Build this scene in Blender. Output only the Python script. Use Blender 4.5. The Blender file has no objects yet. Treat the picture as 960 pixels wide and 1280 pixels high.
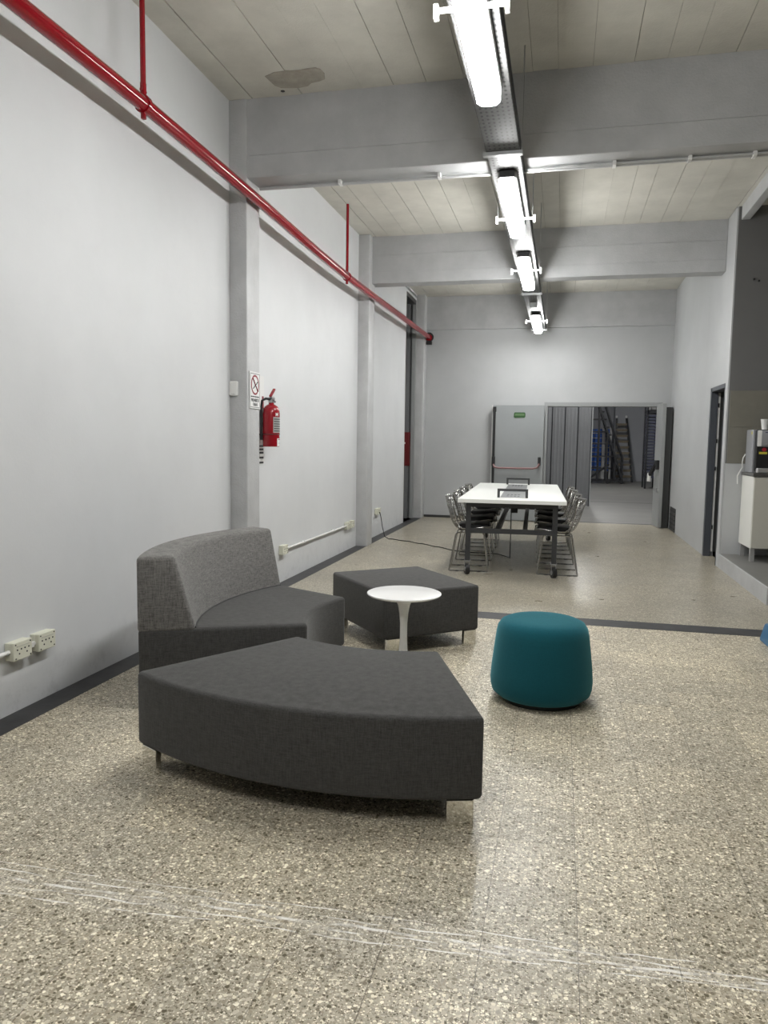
import bpy, bmesh, math, random
from mathutils import Vector, Matrix
random.seed(7)
SC = bpy.context.scene
COL = SC.collection

# ------------------------------------------------------------------ camera
FPX, CAMH = 937.77, 1.40
yaw, pitch, roll = (math.radians(a) for a in (13.243, 5.316, 0.824))
fwd = Vector((-math.sin(yaw)*math.cos(pitch), math.cos(yaw)*math.cos(pitch), -math.sin(pitch)))
rgt = Vector((math.cos(yaw), math.sin(yaw), 0)); up = rgt.cross(fwd)
r2 = rgt*math.cos(roll) + up*math.sin(roll); u2 = up*math.cos(roll) - rgt*math.sin(roll)
cam_d = bpy.data.cameras.new('camera'); cam = bpy.data.objects.new('camera', cam_d); COL.objects.link(cam)
cam_d.sensor_width = 36; cam_d.lens = FPX/1280*36; cam_d.clip_start = .05; cam_d.clip_end = 200
M3 = Matrix((r2, u2, -fwd)).transposed()
cam.matrix_world = Matrix.Translation((0, 0, CAMH)) @ M3.to_4x4()
SC.camera = cam

# ------------------------------------------------------------------ world, exposure
W = bpy.data.worlds.new('world'); SC.world = W; W.use_nodes = True
W.node_tree.nodes['Background'].inputs[0].default_value = (.5, .55, .6, 1)
W.node_tree.nodes['Background'].inputs[1].default_value = 0.02
vs = SC.view_settings
vs.view_transform = 'Standard'; vs.look = 'None'; vs.gamma = 1; vs.use_curve_mapping = False
vs.exposure = 0.58
LAMP_POWER = 62.0          # emission strength of the tube diffusers
FAR_LAMP_POWER = 44.0  # emission strength of the added, unseen rear room lamps

# ------------------------------------------------------------------ materials
def mat(name, base=(.5, .5, .5), rough=.5, metal=0.0, spec=.5):
    m = bpy.data.materials.new(name); m.use_nodes = True
    p = m.node_tree.nodes['Principled BSDF']
    p.inputs['Base Color'].default_value = (*base, 1); p.inputs['Roughness'].default_value = rough
    p.inputs['Metallic'].default_value = metal; p.inputs['Specular IOR Level'].default_value = spec
    return m
class N:
    def __init__(s, m): s.t = m.node_tree; s.p = s.t.nodes['Principled BSDF']
    def n(s, typ, **kw):
        nd = s.t.nodes.new(typ)
        for k, v in kw.items():
            if k.startswith('i_'):
                key = k[2:]; key = int(key) if key.isdigit() else key.replace('_', ' ')
                nd.inputs[key].default_value = v
            else: setattr(nd, k, v)
        return nd
    def l(s, a, b): s.t.links.new(a, b)
    def math(s, op, a, b=None, c=None):
        nd = s.n('ShaderNodeMath', operation=op)
        for i, v in enumerate((a, b, c)):
            if v is None: continue
            if isinstance(v, (int, float)): nd.inputs[i].default_value = v
            else: s.l(v, nd.inputs[i])
        return nd.outputs[0]
    def pos(s): return s.n('ShaderNodeNewGeometry').outputs['Position']
    def obj(s): return s.n('ShaderNodeTexCoord').outputs['Object']
    def mapping(s, v, scale=(1, 1, 1)):
        nd = s.n('ShaderNodeMapping'); nd.inputs['Scale'].default_value = scale; s.l(v, nd.inputs['Vector']); return nd.outputs[0]
    def noise(s, v, scale, detail=4, rough=.6):
        nd = s.n('ShaderNodeTexNoise'); nd.inputs['Scale'].default_value = scale; nd.inputs['Detail'].default_value = detail
        nd.inputs['Roughness'].default_value = rough; s.l(v, nd.inputs['Vector']); return nd.outputs['Fac']
    def ramp(s, f, stops, const=False):
        nd = s.n('ShaderNodeValToRGB'); cr = nd.color_ramp
        if const: cr.interpolation = 'CONSTANT'
        while len(cr.elements) < len(stops): cr.elements.new(.5)
        for e, (p, c) in zip(cr.elements, stops):
            e.position = p; e.color = (*c, 1) if len(c) == 3 else c
        s.l(f, nd.inputs[0]); return nd.outputs[0]
    def mix(s, f, a, b, mode='MIX'):
        nd = s.n('ShaderNodeMix', data_type='RGBA', blend_type=mode)
        for sock, v in ((nd.inputs[0], f), (nd.inputs[6], a), (nd.inputs[7], b)):
            if isinstance(v, (int, float)): sock.default_value = v
            elif isinstance(v, tuple): sock.default_value = (*v, 1)
            else: s.l(v, sock)
        return nd.outputs[2]
    def bump(s, h, strength=.2, dist=.01):
        nd = s.n('ShaderNodeBump'); nd.inputs['Strength'].default_value = strength; nd.inputs['Distance'].default_value = dist
        s.l(h, nd.inputs['Height']); s.l(nd.outputs[0], s.p.inputs['Normal'])
    def base(s, c): s.l(c, s.p.inputs['Base Color'])

def paint(name, c, var=.06, rough=.55, bump=.15, scale=2.0, grime=False, spec=.35):
    m = mat(name, c, rough, 0, spec); k = N(m); v = k.pos()
    a = k.noise(v, scale, 5); f = k.noise(v, 60, 3)
    lo = tuple(x*(1-var) for x in c); hi = tuple(min(1, x*(1+var)) for x in c)
    col = k.ramp(a, [(.3, lo), (.7, hi)])
    if grime:   # scuffs and chipped paint low on the wall
        sp = k.n('ShaderNodeSeparateXYZ'); k.l(v, sp.inputs[0])
        low = k.n('ShaderNodeMapRange', i_1=.0, i_2=.35, i_3=1.0, i_4=0.0); k.l(sp.outputs[2], low.inputs[0])
        g = k.math('MULTIPLY', low.outputs[0], k.ramp(k.noise(v, 9, 6, .7), [(.5, (0, 0, 0)), (.72, (1, 1, 1))]))
        col = k.mix(k.math('MULTIPLY', g, .55), col, tuple(x*.62 for x in c))
    k.base(col)
    h = k.math('ADD', k.math('MULTIPLY', a, .6), k.math('MULTIPLY', f, .25)); k.bump(h, bump, .02)
    return m

def fabric(name, c, heather=.25, scale=1.0):
    m = mat(name, c, .95, 0, .15); k = N(m); v = k.obj()
    a = k.noise(k.mapping(v, (30*scale, 30*scale, 260*scale)), 1, 3, .7)
    b = k.noise(k.mapping(v, (230*scale, 230*scale, 24*scale)), 1, 3, .7)
    w = k.noise(v, 420*scale, 2)
    mixv = k.math('ADD', k.math('MULTIPLY', k.math('ADD', a, b), .38), k.math('MULTIPLY', w, .24))
    lo = tuple(x*(1-heather) for x in c); hi = tuple(x*(1+heather) for x in c)
    k.base(k.ramp(mixv, [(.36, lo), (.64, hi)])); k.bump(mixv, .35, .002)
    m.node_tree.nodes['Principled BSDF'].inputs['Sheen Weight'].default_value = .15
    return m

def terrazzo(name, scale, gain, rough, tiles, scratches=False, contrast=1.0):
    m = mat(name, (.3, .28, .24), rough, 0, .5); k = N(m); v = k.pos()
    flat = k.mapping(v, (1, 1, .02))
    wob = k.n('ShaderNodeVectorMath', operation='ADD')
    nz = k.n('ShaderNodeTexNoise'); nz.inputs['Scale'].default_value = scale*1.7; k.l(flat, nz.inputs['Vector'])
    sc = k.n('ShaderNodeVectorMath', operation='SCALE'); sc.inputs[3].default_value = .55/scale; k.l(nz.outputs['Color'], sc.inputs[0])
    k.l(flat, wob.inputs[0]); k.l(sc.outputs[0], wob.inputs[1]); v2 = wob.outputs[0]
    def lay(s):
        vo = k.n('ShaderNodeTexVoronoi', feature='F1'); vo.inputs['Scale'].default_value = s; k.l(v2, vo.inputs['Vector'])
        sp = k.n('ShaderNodeSeparateColor'); k.l(vo.outputs['Color'], sp.inputs[0]); return vo.outputs['Distance'], sp.outputs[0], sp.outputs[1]
    def g(*c): return tuple(min(1, .255*contrast0 + (x-.255)*contrast)*gain for x, contrast0 in zip(c, (1, .96, .86)))
    stops = [(0, g(.045, .043, .042)), (.11, g(.12, .11, .098)), (.26, g(.22, .20, .175)), (.42, g(.31, .29, .255)), (.58, g(.41, .39, .35)), (.72, g(.54, .52, .46)), (.84, g(.20, .19, .18)), (.91, g(.66, .64, .58))]
    d1, c1, r1 = lay(scale); d2, c2, r2_ = lay(scale*2.3)
    fine = k.ramp(c2, stops, True)
    fine = k.mix(k.math('GREATER_THAN', d2, .52), fine, g(.27, .255, .225))
    big = k.ramp(c1, stops, True)
    thr = k.math('MULTIPLY_ADD', r1, .36, .22)
    col = k.mix(k.math('LESS_THAN', d1, thr), fine, big)
    blot = k.noise(v, 1.1, 4, .6)
    col = k.mix(1.0, col, k.ramp(blot, [(.3, (.82, .81, .79)), (.7, (1.12, 1.10, 1.05))]), 'MULTIPLY')
    if tiles:
        oi = k.n('ShaderNodeObjectInfo')
        col = k.mix(1.0, col, k.ramp(oi.outputs['Random'], [(0, (.90, .90, .90)), (1, (1.08, 1.07, 1.05))]), 'MULTIPLY')
    if scratches:
        sp = k.n('ShaderNodeSeparateXYZ'); k.l(v, sp.inputs[0]); X, Y = sp.outputs[0], sp.outputs[1]
        xs = k.n('ShaderNodeCombineXYZ'); k.l(X, xs.inputs[0])
        tot = None
        for off, ph, wid, sl in ((0, 0, 0.0053, .040), (.020, 7, 0.0033, .030), (-.022, 13, 0.0033, .052), (.05, 29, 0.0024, .022), (-.045, 41, 0.0027, .06)):
            xm = k.n('ShaderNodeMapping'); xm.inputs['Location'].default_value = (ph, ph, 0); k.l(xs.outputs[0], xm.inputs[0])
            wv = k.math('MULTIPLY', k.math('SUBTRACT', k.noise(xm.outputs[0], 2.2, 3), .5), .07)
            line = k.math('ADD', k.math('MULTIPLY_ADD', X, sl, 2.005+off), wv)
            d = k.math('ABSOLUTE', k.math('SUBTRACT', Y, line))
            ln = k.math('LESS_THAN', d, wid)
            gate = k.ramp(k.noise(xm.outputs[0], 5.0, 3), [(.44, (0, 0, 0)), (.56, (1, 1, 1))])
            ln = k.math('MULTIPLY', ln, gate); tot = ln if tot is None else k.math('MAXIMUM', tot, ln)
        smear = k.math('ABSOLUTE', k.math('SUBTRACT', Y, k.math('MULTIPLY_ADD', X, .045, 2.0)))
        sm = k.n('ShaderNodeMapRange', i_1=.0, i_2=.10, i_3=.30, i_4=0.0); k.l(smear, sm.inputs[0])
        sm2 = k.math('MULTIPLY', sm.outputs[0], k.ramp(k.noise(k.mapping(v, (4, 40, 1)), 1, 4), [(.45, (0, 0, 0)), (.7, (1, 1, 1))]))
        tot = k.math('MULTIPLY', k.math('MAXIMUM', tot, sm2), k.ramp(k.noise(v, 160, 2), [(.3, (.45, .45, .45)), (.5, (1, 1, 1))]))
        col = k.mix(k.math('MULTIPLY', tot, .95), col, (.86, .84, .80))
    k.base(col)
    rr = k.n('ShaderNodeMapRange', i_1=.3, i_2=.7, i_3=rough*.9, i_4=rough*1.12); k.l(k.noise(v, 3.5, 5), rr.inputs[0]); k.l(rr.outputs[0], k.p.inputs['Roughness'])
    return m

MT = {}
MT['wall'] = paint('wall_paint', (.62, .63, .64), .04, .5, .12, 1.5, True)
MT['wall_grey'] = paint('grey_wall_paint', (.45, .46, .465), .05, .5, .12, 1.5)
MT['concrete'] = paint('painted_concrete', (.42, .425, .43), .10, .5, .5, 3)
MT['column'] = paint('column_paint', (.48, .485, .49), .09, .45, .6, 4, True)
MT['unseen'] = paint('dull_wall_paint', (.20, .20, .20), .04, .6, .08)
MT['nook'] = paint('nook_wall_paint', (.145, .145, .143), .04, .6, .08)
MT['ceiling'] = paint('ceiling_board_paint', (.56, .545, .49), .10, .7, .45, 3)
MT['slab'] = paint('slab_shadow_gap', (.25, .24, .21), .1, .8, .3)
MT['bare'] = paint('bare_plaster', (.36, .335, .285), .15, .85, .5, 12)
MT['terrazzo'] = terrazzo('terrazzo_tile', 80, 1.6, .42, True, True, .9)
MT['terrazzo_far'] = terrazzo('terrazzo_polished', 80, 1.2, .30, False, False, .75)
MT['grout'] = mat('grout', (.11, .10, .09), .9)
MT['strip'] = paint('dark_floor_strip', (.042, .042, .044), .3, .5, .15, 8)
MT['conc_floor'] = paint('far_concrete_floor', (.17, .168, .158), .12, .45, .1, 1.2)
MT['red'] = mat('red_gloss_paint', (.26, .004, .010), .13)
MT['red_dark'] = mat('dark_red_enamel', (.12, .004, .006), .5)
MT['ext_red'] = mat('extinguisher_red', (.27, .005, .012), .25)
MT['black'] = mat('black_plastic', (.012, .012, .013), .45)
MT['blackmetal'] = mat('black_steel', (.018, .019, .022), .4)
MT['vinyl'] = mat('black_vinyl_pad', (.005, .005, .006), .45, 0, .3)
MT['galv'] = mat('galvanised_steel', (.42, .43, .43), .42, .85)
MT['chrome'] = mat('chrome', (.80, .79, .76), .09, 1.0)
MT['wire'] = mat('chromed_wire', (.46, .455, .44), .24, 1.0)
MT['steel'] = mat('brushed_steel', (.5, .5, .5), .32, .9)
MT['white'] = mat('white_lacquer', (.80, .80, .79), .25)
MT['white_p'] = mat('white_plastic', (.74, .74, .72), .4)
MT['cream_p'] = mat('cream_plastic', (.66, .66, .55), .45)
MT['tabletop'] = mat('white_laminate', (.80, .81, .78), .35)
MT['frame'] = mat('graphite_frame', (.032, .033, .035), .45)
MT['doorgrey'] = paint('door_grey_paint', (.29, .305, .31), .04, .42, .05)
MT['doorframe'] = mat('door_frame_grey', (.30, .31, .31), .4)
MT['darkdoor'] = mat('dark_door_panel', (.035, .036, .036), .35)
MT['jamb'] = mat('slate_jamb', (.060, .066, .078), .45)
MT['screen'] = paint('screen_panel_grey', (.17, .175, .18), .06, .35, .05)
MT['green'] = mat('green_sign', (.020, .075, .016), .5)
MT['green_l'] = mat('green_sign_light', (.09, .17, .07), .5)
MT['fab_dark'] = fabric('charcoal_fabric', (.062, .061, .059), .42)
MT['fab_lite'] = fabric('grey_heather_fabric', (.165, .16, .152), .6, .8)
MT['teal'] = fabric('teal_velvet', (.008, .080, .104), .16, 1.5)
MT['teal'].node_tree.nodes['Principled BSDF'].inputs['Sheen Weight'].default_value = .35
MT['teal'].node_tree.nodes['Principled BSDF'].inputs['Sheen Tint'].default_value = (.3, .8, .9, 1)
MT['tile_b'] = paint('taupe_wall_tile', (.185, .178, .150), .06, .4, .04, 6)
MT['cab'] = mat('cabinet_white', (.72, .72, .68), .4)
MT['cab_d'] = mat('cabinet_door_ivory', (.52, .51, .45), .4)
MT['counter'] = mat('dark_stone_counter', (.07, .07, .065), .3)
MT['alu'] = mat('aluminium', (.55, .55, .55), .4, .7)
MT['silver'] = mat('silver_plastic', (.33, .34, .36), .35, .3)
MT['yellow'] = mat('yellow_label', (.55, .50, .05), .5)
MT['logo_red'] = mat('logo_red', (.35, .015, .03), .5)
MT['ink'] = mat('ink_black', (.02, .02, .025), .6)
MT['ink_blue'] = mat('ink_navy', (.03, .03, .09), .6)
MT['sign_red'] = mat('sign_red', (.24, .015, .03), .6)
MT['label_grey'] = mat('label_grey', (.34, .34, .33), .6)
MT['blue'] = mat('blue_plastic', (.012, .11, .24), .35)
MT['bin_blue'] = mat('bin_blue', (.02, .10, .42), .45)
MT['wood'] = mat('ladder_wood', (.17, .14, .095), .6)
MT['pinkred'] = mat('panic_bar_red', (.26, .14, .14), .35)
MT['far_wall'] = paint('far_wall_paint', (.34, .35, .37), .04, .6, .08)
MT['slat'] = mat('dark_blue_slat', (.05, .055, .085), .4)
def emis(name, c, s):
    m = mat(name, (.9, .9, .9), .4); p = m.node_tree.nodes['Principled BSDF']
    p.inputs['Emission Color'].default_value = (*c, 1); p.inputs['Emission Strength'].default_value = s; return m
MT['tube'] = emis('lit_diffuser', (1.0, 1.0, .985), LAMP_POWER)
MT['tube_side'] = emis('lit_diffuser_side', (1.0, 1.0, .985), LAMP_POWER*.8)
MT['added_far'] = emis('added_far_light', (1.0, .99, .97), FAR_LAMP_POWER)
# perforated tray metal
m = mat('perforated_galvanised', (.16, .16, .16), .5, .3); k = N(m); v = k.obj()
fx = k.mapping(v, (30, 19, 1)); fr = k.n('ShaderNodeVectorMath', operation='FRACTION'); k.l(fx, fr.inputs[0])
sb = k.n('ShaderNodeVectorMath', operation='SUBTRACT'); sb.inputs[1].default_value = (.5, .5, 0); k.l(fr.outputs[0], sb.inputs[0])
ms = k.mapping(sb.outputs[0], (1, 1, 0)); ln = k.n('ShaderNodeVectorMath', operation='LENGTH'); k.l(ms, ln.inputs[0])
hole = k.math('LESS_THAN', ln.outputs['Value'], .23); nz = k.noise(v, 30, 4)
k.base(k.mix(hole, k.ramp(nz, [(.3, (.075, .075, .075)), (.7, (.125, .125, .125))]), (.015, .015, .015))); MT['perf'] = m

# ------------------------------------------------------------------ mesh helpers
class MB:
    def __init__(s): s.b = bmesh.new()
    def box(s, x0, x1, y0, y1, z0, z1, bev=0, seg=2):
        r = bmesh.ops.create_cube(s.b, size=1)['verts']
        for v in r: v.co = Vector(((x0+x1)/2+v.co.x*(x1-x0), (y0+y1)/2+v.co.y*(y1-y0), (z0+z1)/2+v.co.z*(z1-z0)))
        if bev:
            es = {e for v in r for e in v.link_edges}
            bmesh.ops.bevel(s.b, geom=list(es), offset=bev, segments=seg, affect='EDGES', profile=.5)
        return s
    def bar(s, a, b, w, h=None, roll=0):
        h = h or w; a, b = Vector(a), Vector(b); d = b-a; L = d.length
        q = d.to_track_quat('Z', 'Y')
        r = bmesh.ops.create_cube(s.b, size=1)['verts']
        for v in r:
            p = Vector((v.co.x*w, v.co.y*h, v.co.z*L)); p = Matrix.Rotation(roll, 3, 'Z') @ p
            v.co = (a+b)/2 + q @ p
        return s
    def tube(s, pts, rad, n=8, closed=False, caps=True):
        pts = [Vector(p) for p in pts]; rings = []; N_ = len(pts); prev = None
        for i, p in enumerate(pts):
            if closed: t = pts[(i+1) % N_]-pts[i-1]
            else: t = pts[min(i+1, N_-1)]-pts[max(i-1, 0)]
            t.normalize()
            if prev is None:
                ref = Vector((0, 0, 1)) if abs(t.z) < .9 else Vector((1, 0, 0)); nrm = (ref-t*ref.dot(t)).normalized()
            else: nrm = (prev-t*prev.dot(t)).normalized()
            prev = nrm; bn = t.cross(nrm); rr = rad[i] if isinstance(rad, (list, tuple)) else rad
            rings.append([s.b.verts.new(p+(nrm*math.cos(2*math.pi*j/n)+bn*math.sin(2*math.pi*j/n))*rr) for j in range(n)])
        for i in range(N_ if closed else N_-1):
            A, B = rings[i], rings[(i+1) % N_]
            for j in range(n): s.b.faces.new((A[j], A[(j+1) % n], B[(j+1) % n], B[j]))
        if caps and not closed:
            s.b.faces.new(list(reversed(rings[0]))); s.b.faces.new(rings[-1])
        return s
    def lathe(s, prof, n=32, c=(0, 0, 0)):
        rings = []
        for r, z in prof:
            if r < 1e-6: rings.append([s.b.verts.new((c[0], c[1], c[2]+z))])
            else: rings.append([s.b.verts.new((c[0]+r*math.cos(2*math.pi*j/n), c[1]+r*math.sin(2*math.pi*j/n), c[2]+z)) for j in range(n)])
        for A, B in zip(rings, rings[1:]):
            for j in range(n):
                if len(A) == 1 and len(B) == 1: continue
                if len(A) == 1: s.b.faces.new((A[0], B[(j+1) % n], B[j]))
                elif len(B) == 1: s.b.faces.new((A[j], A[(j+1) % n], B[0]))
                else: s.b.faces.new((A[j], A[(j+1) % n], B[(j+1) % n], B[j]))
        return s
    def prism(s, poly, z0, z1, bev=0, seg=3):
        lo = [s.b.verts.new((x, y, z0)) for x, y in poly]; hi = [s.b.verts.new((x, y, z1)) for x, y in poly]; n = len(poly)
        s.b.faces.new(list(reversed(lo))); s.b.faces.new(hi); ed = []
        for i in range(n): s.b.faces.new((lo[i], lo[(i+1) % n], hi[(i+1) % n], hi[i]))
        if bev:
            s.b.normal_update(); vs_ = set(lo+hi)
            for e in s.b.edges:
                if e.verts[0] in vs_ and len(e.link_faces) == 2 and e.calc_face_angle(0) > .6: ed.append(e)
            bmesh.ops.bevel(s.b, geom=ed, offset=bev, segments=seg, affect='EDGES', profile=.5)
        return s
    def disc(s, c, r, axis, thick, n=24):
        c = Vector(c); a = Vector(axis).normalized()*thick/2
        return s.tube([c-a, c+a], r, n)
    def build(s, name, m, parent=None, smooth=None, label=None, loc=None):
        bmesh.ops.recalc_face_normals(s.b, faces=s.b.faces)
        me = bpy.data.meshes.new(name); s.b.to_mesh(me); s.b.free()
        if smooth is not None:
            for p in me.polygons: p.use_smooth = True
            me.set_sharp_from_angle(angle=math.radians(smooth))
        me.materials.append(MT[m] if isinstance(m, str) else m)
        o = bpy.data.objects.new(name, me); COL.objects.link(o)
        if parent: o.parent = parent
        if label: o['label'] = label
        if loc: o.location = loc
        return o
def tag(o, label=None, cat=None, group=None, kind=None):
    if label: o['label'] = label
    if cat: o['category'] = cat
    if group: o['group'] = group
    if kind: o['kind'] = kind
    return o
def empty(name, loc=(0, 0, 0), rz=0, label=None, cat=None, group=None, kind=None):
    o = bpy.data.objects.new(name, None); o.empty_display_size = .1; COL.objects.link(o); o.location = loc; o.rotation_euler.z = rz
    return tag(o, label, cat, group, kind)
def copy_tree(o, parent=None):
    c = o.copy(); COL.objects.link(c); c.parent = parent
    for ch in list(o.children): copy_tree(ch, c)
    return c
def text_mesh(name, txt, size, m, parent, mw, bold=0.0, sx=1.0):
    cu = bpy.data.curves.new(name+'_c', 'FONT'); cu.body = txt; cu.size = size; cu.align_x = 'CENTER'; cu.align_y = 'CENTER'; cu.extrude = .0004; cu.offset = bold
    t = bpy.data.objects.new(name+'_t', cu); COL.objects.link(t)
    dg = bpy.context.evaluated_depsgraph_get(); me = bpy.data.meshes.new_from_object(t.evaluated_get(dg))
    bpy.data.objects.remove(t); bpy.data.curves.remove(cu)
    me.transform(mw @ Matrix.Diagonal((sx, 1, 1, 1))); me.materials.clear(); me.materials.append(MT[m])
    o = bpy.data.objects.new(name, me); COL.objects.link(o); o.parent = parent; return o
def frame_mat(origin, xdir, ydir):       # text plane: x to the right of the reader, y up
    x = Vector(xdir).normalized(); y = Vector(ydir).normalized(); z = x.cross(y)
    R = Matrix((x, y, z)).transposed().to_4x4(); return Matrix.Translation(origin) @ R
def ST(o, label, cat=None): return tag(o, label, None, None, 'structure')

XL, XR, YB, ZC, ZB = -2.67, 1.82, 14.0, 4.08, 3.48
XE, YN = 5.2, -6.5        # unseen far right and rear of the hall

# ------------------------------------------------------------------ floor
g = MB(); g.box(XL-.4, XE, YN, 5.96, -.12, -.002)
floor = g.build('floor', 'grout'); ST(floor, 'speckled grey terrazzo floor of square tiles with fine joints')
MB().box(XL-.4, XE, 5.96, 14.0, -.12, 0).build('polished_floor_slab', 'terrazzo_far', floor)
T = .266; gap = .0016
me_cache = {}
def tile_mesh(w, d):
    key = (round(w, 4), round(d, 4))
    if key not in me_cache:
        b = MB(); b.box(0, w, 0, d, -.002, 0); bmesh.ops.recalc_face_normals(b.b, faces=b.b.faces)
        me = bpy.data.meshes.new('floor_tile'); b.b.to_mesh(me); b.b.free(); me.materials.append(MT['terrazzo']); me_cache[key] = me
    return me_cache[key]
rest = MB(); x0s = -.174-9*T; y0s = 2.06-33*T
tl = []
for i in range(-1, 30):
    xa = max(x0s+i*T, -2.52); xb = min(x0s+(i+1)*T, XE)
    if xb-xa < .02: continue
    for j in range(0, 50):
        ya = max(y0s+j*T, YN); yb = min(y0s+(j+1)*T, 5.96)
        if yb-ya < .02: continue
        vis = yb > 1.30 and xa < .30*yb+.30 and xb > -.95*ya-.1
        if vis: tl.append((xa, ya, xb, yb))
        else: rest.box(xa+gap/2, xb-gap/2, ya+gap/2, yb-gap/2, -.002, 0)
for xa, ya, xb, yb in tl:
    o = bpy.data.objects.new('floor_tile', tile_mesh(xb-xa-gap, yb-ya-gap)); COL.objects.link(o); o.parent = floor; o.location = (xa+gap/2, ya+gap/2, 0)
o = rest.build('remaining_floor_tiles', 'terrazzo', floor); o['kind'] = 'stuff'
ST(MB().box(XL, -2.52, YN, 13.97, -.01, .0015).build('trim_1', 'strip'), 'dark grey floor strip running along the left wall')
cs = MB().box(-2.52, XE, 5.965, 6.195, -.01, .0012).build('trim_2', 'strip'); ST(cs, 'dark grey strip crossing the terrazzo floor')

# ------------------------------------------------------------------ ceiling with board marks
ceil = MB().box(XL-.4, XE, YN, YB+.2, ZC+.012, ZC+.2).build('ceiling', 'slab'); ST(ceil, 'cream painted concrete ceiling with long board marks')
edges = [XL, -2.47, -2.30, -2.06, -1.82, -1.58, -1.33, -1.08, -.80, -.53, -.30, -.12, .12, .40, .62, .81, 1.06, 1.28, 1.50, XR, 2.1, 2.4, 2.7, 3.0, 3.3, 3.6, 3.9, 4.2, 4.5, 4.8, XE]
pm = {}
for (ya, yb) in ((1.98, 5.78), (6.02, 9.83), (10.07, 13.97)):
    for q, (xa, xb) in enumerate(zip(edges, edges[1:])):
        if ya > 9 and xa >= XR: continue
        if xa > 3: continue
        gp = .010 if q == 0 else random.choice((.002, .003, .0045))
        z0 = ZC+random.choice((0, .001, .002, .003, .0045))
        MB().box(xa, xb-gp, ya, yb, z0, ZC+.013).build('ceiling_board', 'ceiling', ceil)
MB().box(XL, XE, YN, 1.74, ZC, ZC+.013).build('rear_ceiling_panel', 'ceiling', ceil)
MB().box(3.3, XE, 1.98, 9.83, ZC, ZC+.013).build('side_ceiling_panel', 'ceiling', ceil)
patch = [(-2.234, 5.447), (-2.19, 5.43), (-2.15, 5.405), (-2.068, 5.40), (-2.02, 5.415), (-1.96, 5.418), (-1.90, 5.41), (-1.828, 5.405), (-1.80, 5.43), (-1.79, 5.50), (-1.81, 5.575), (-1.86, 5.60), (-1.93, 5.615), (-1.97, 5.655), (-2.04, 5.668), (-2.11, 5.66), (-2.18, 5.645), (-2.215, 5.60), (-2.225, 5.52)]
MB().prism(patch, ZC-.004, ZC+.004).build('peeled_paint_patch', 'bare', ceil, label='bare patch where ceiling paint has peeled off')
MB().lathe([(0, -.006), (.016, -.005), (.018, 0)], 10, (-2.19, 5.70, ZC+.002)).build('ceiling_hole', 'black', ceil)
# beams
def beam(y0, y1, label, x1=XR):
    b = MB(); b.box(XL, x1, y0, y1, ZB, ZC+.01, .008, 2); o = b.build('ceiling_beam', 'concrete'); ST(o, label); return o
b1 = beam(5.78, 6.02, 'nearest grey concrete beam crossing the ceiling', XE)
b2 = beam(9.83, 10.07, 'second grey concrete beam farther down the hall')
b3 = beam(13.95, 14.02, 'shallow grey beam along the top of the end wall')
b0 = beam(1.74, 1.98, 'grey concrete beam overhead behind the camera view', XE)
# formwork ledges on the beam faces
MB().box(-2.5, XE, 5.772, 5.782, ZB+.17, ZB+.176).build('form_line', 'concrete', b1)
MB().box(-2.5, 1.8, 9.822, 9.832, ZB+.14, ZB+.146).build('form_line', 'concrete', b2)
MB().box(-2.5, 1.8, 9.822, 9.832, ZB+.36, ZB+.366).build('form_line', 'concrete', b2)

# ------------------------------------------------------------------ left wall, columns
w = MB(); w.box(XL-.3, XL, YN, 12.78, -.12, ZC+.1); w.box(XL-.3, XL, 12.78, 13.72, 3.97, ZC+.1)
w.box(XL-.95, XL-.3, 12.5, 12.6, -.12, ZC+.1); w.box(XL-.95, XL-.85, 12.6, 14.2, -.12, ZC+.1)
wl = w.build('wall_left', 'wall'); ST(wl, 'long pale grey painted wall on the left')
MB().box(XL-.95, XL, 13.72, 14.2, -.12, ZC+.1).build('recess_back', 'doorgrey', wl)
MB().box(XL-.85, XL-.0, 12.6, 13.72, -.12, 0).build('recess_floor', 'conc_floor', wl)
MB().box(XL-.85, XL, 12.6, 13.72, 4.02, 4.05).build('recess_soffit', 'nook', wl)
def column(y0, y1, label, x1=-2.52):
    o = MB().box(XL-.01, x1, y0, y1, -.01, ZC+.005, .012, 3).build('column', 'column', smooth=40); ST(o, label); return o
column(5.768, 6.03, 'nearest grey plastered column on the left wall beside the extinguisher')
column(9.70, 10.0, 'middle grey plastered column on the left wall')
column(13.73, 14.0, 'farthest grey column in the left corner by the end wall')
column(1.728, 1.99, 'grey column on the left wall outside the view')
# door frame in the left recess
d3 = empty('door_3', (XL, 13.25, 0)); ST(d3, 'tall grey metal opening frame at the far end of the left wall')
MB().box(-.06, .004, .40, .47, 0, 3.97).build('jamb', 'doorframe', d3); MB().box(-.16, -.10, .36, .47, 0, 3.9).build('jamb', 'screen', d3)
MB().box(-.06, .003, -.46, -.45, 0, 3.97).build('edge_strip', 'white_p', d3)
MB().box(-.3, .003, -.45, .47, 3.90, 3.97).build('header', 'darkdoor', d3)
MB().box(-.55, .0, .452, .468, 0, 3.9).build('back_panel', 'screen', d3)
rc = empty('fire_cabinet', (XL-.32, 13.60, .97), 0, 'dark red fire cabinet half hidden in the recess of the left wall', 'cabinet')
MB().box(-.25, .25, 0, .10, 0, .62, .006).build('body', 'red_dark', rc); MB().box(-.22, .235, -.008, 0, .02, .60).build('door', 'red_dark', rc)
MB().disc((.16, -.012, .42), .018, (0, 1, 0), .012, 12).build('knob', 'white_p', rc)

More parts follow.
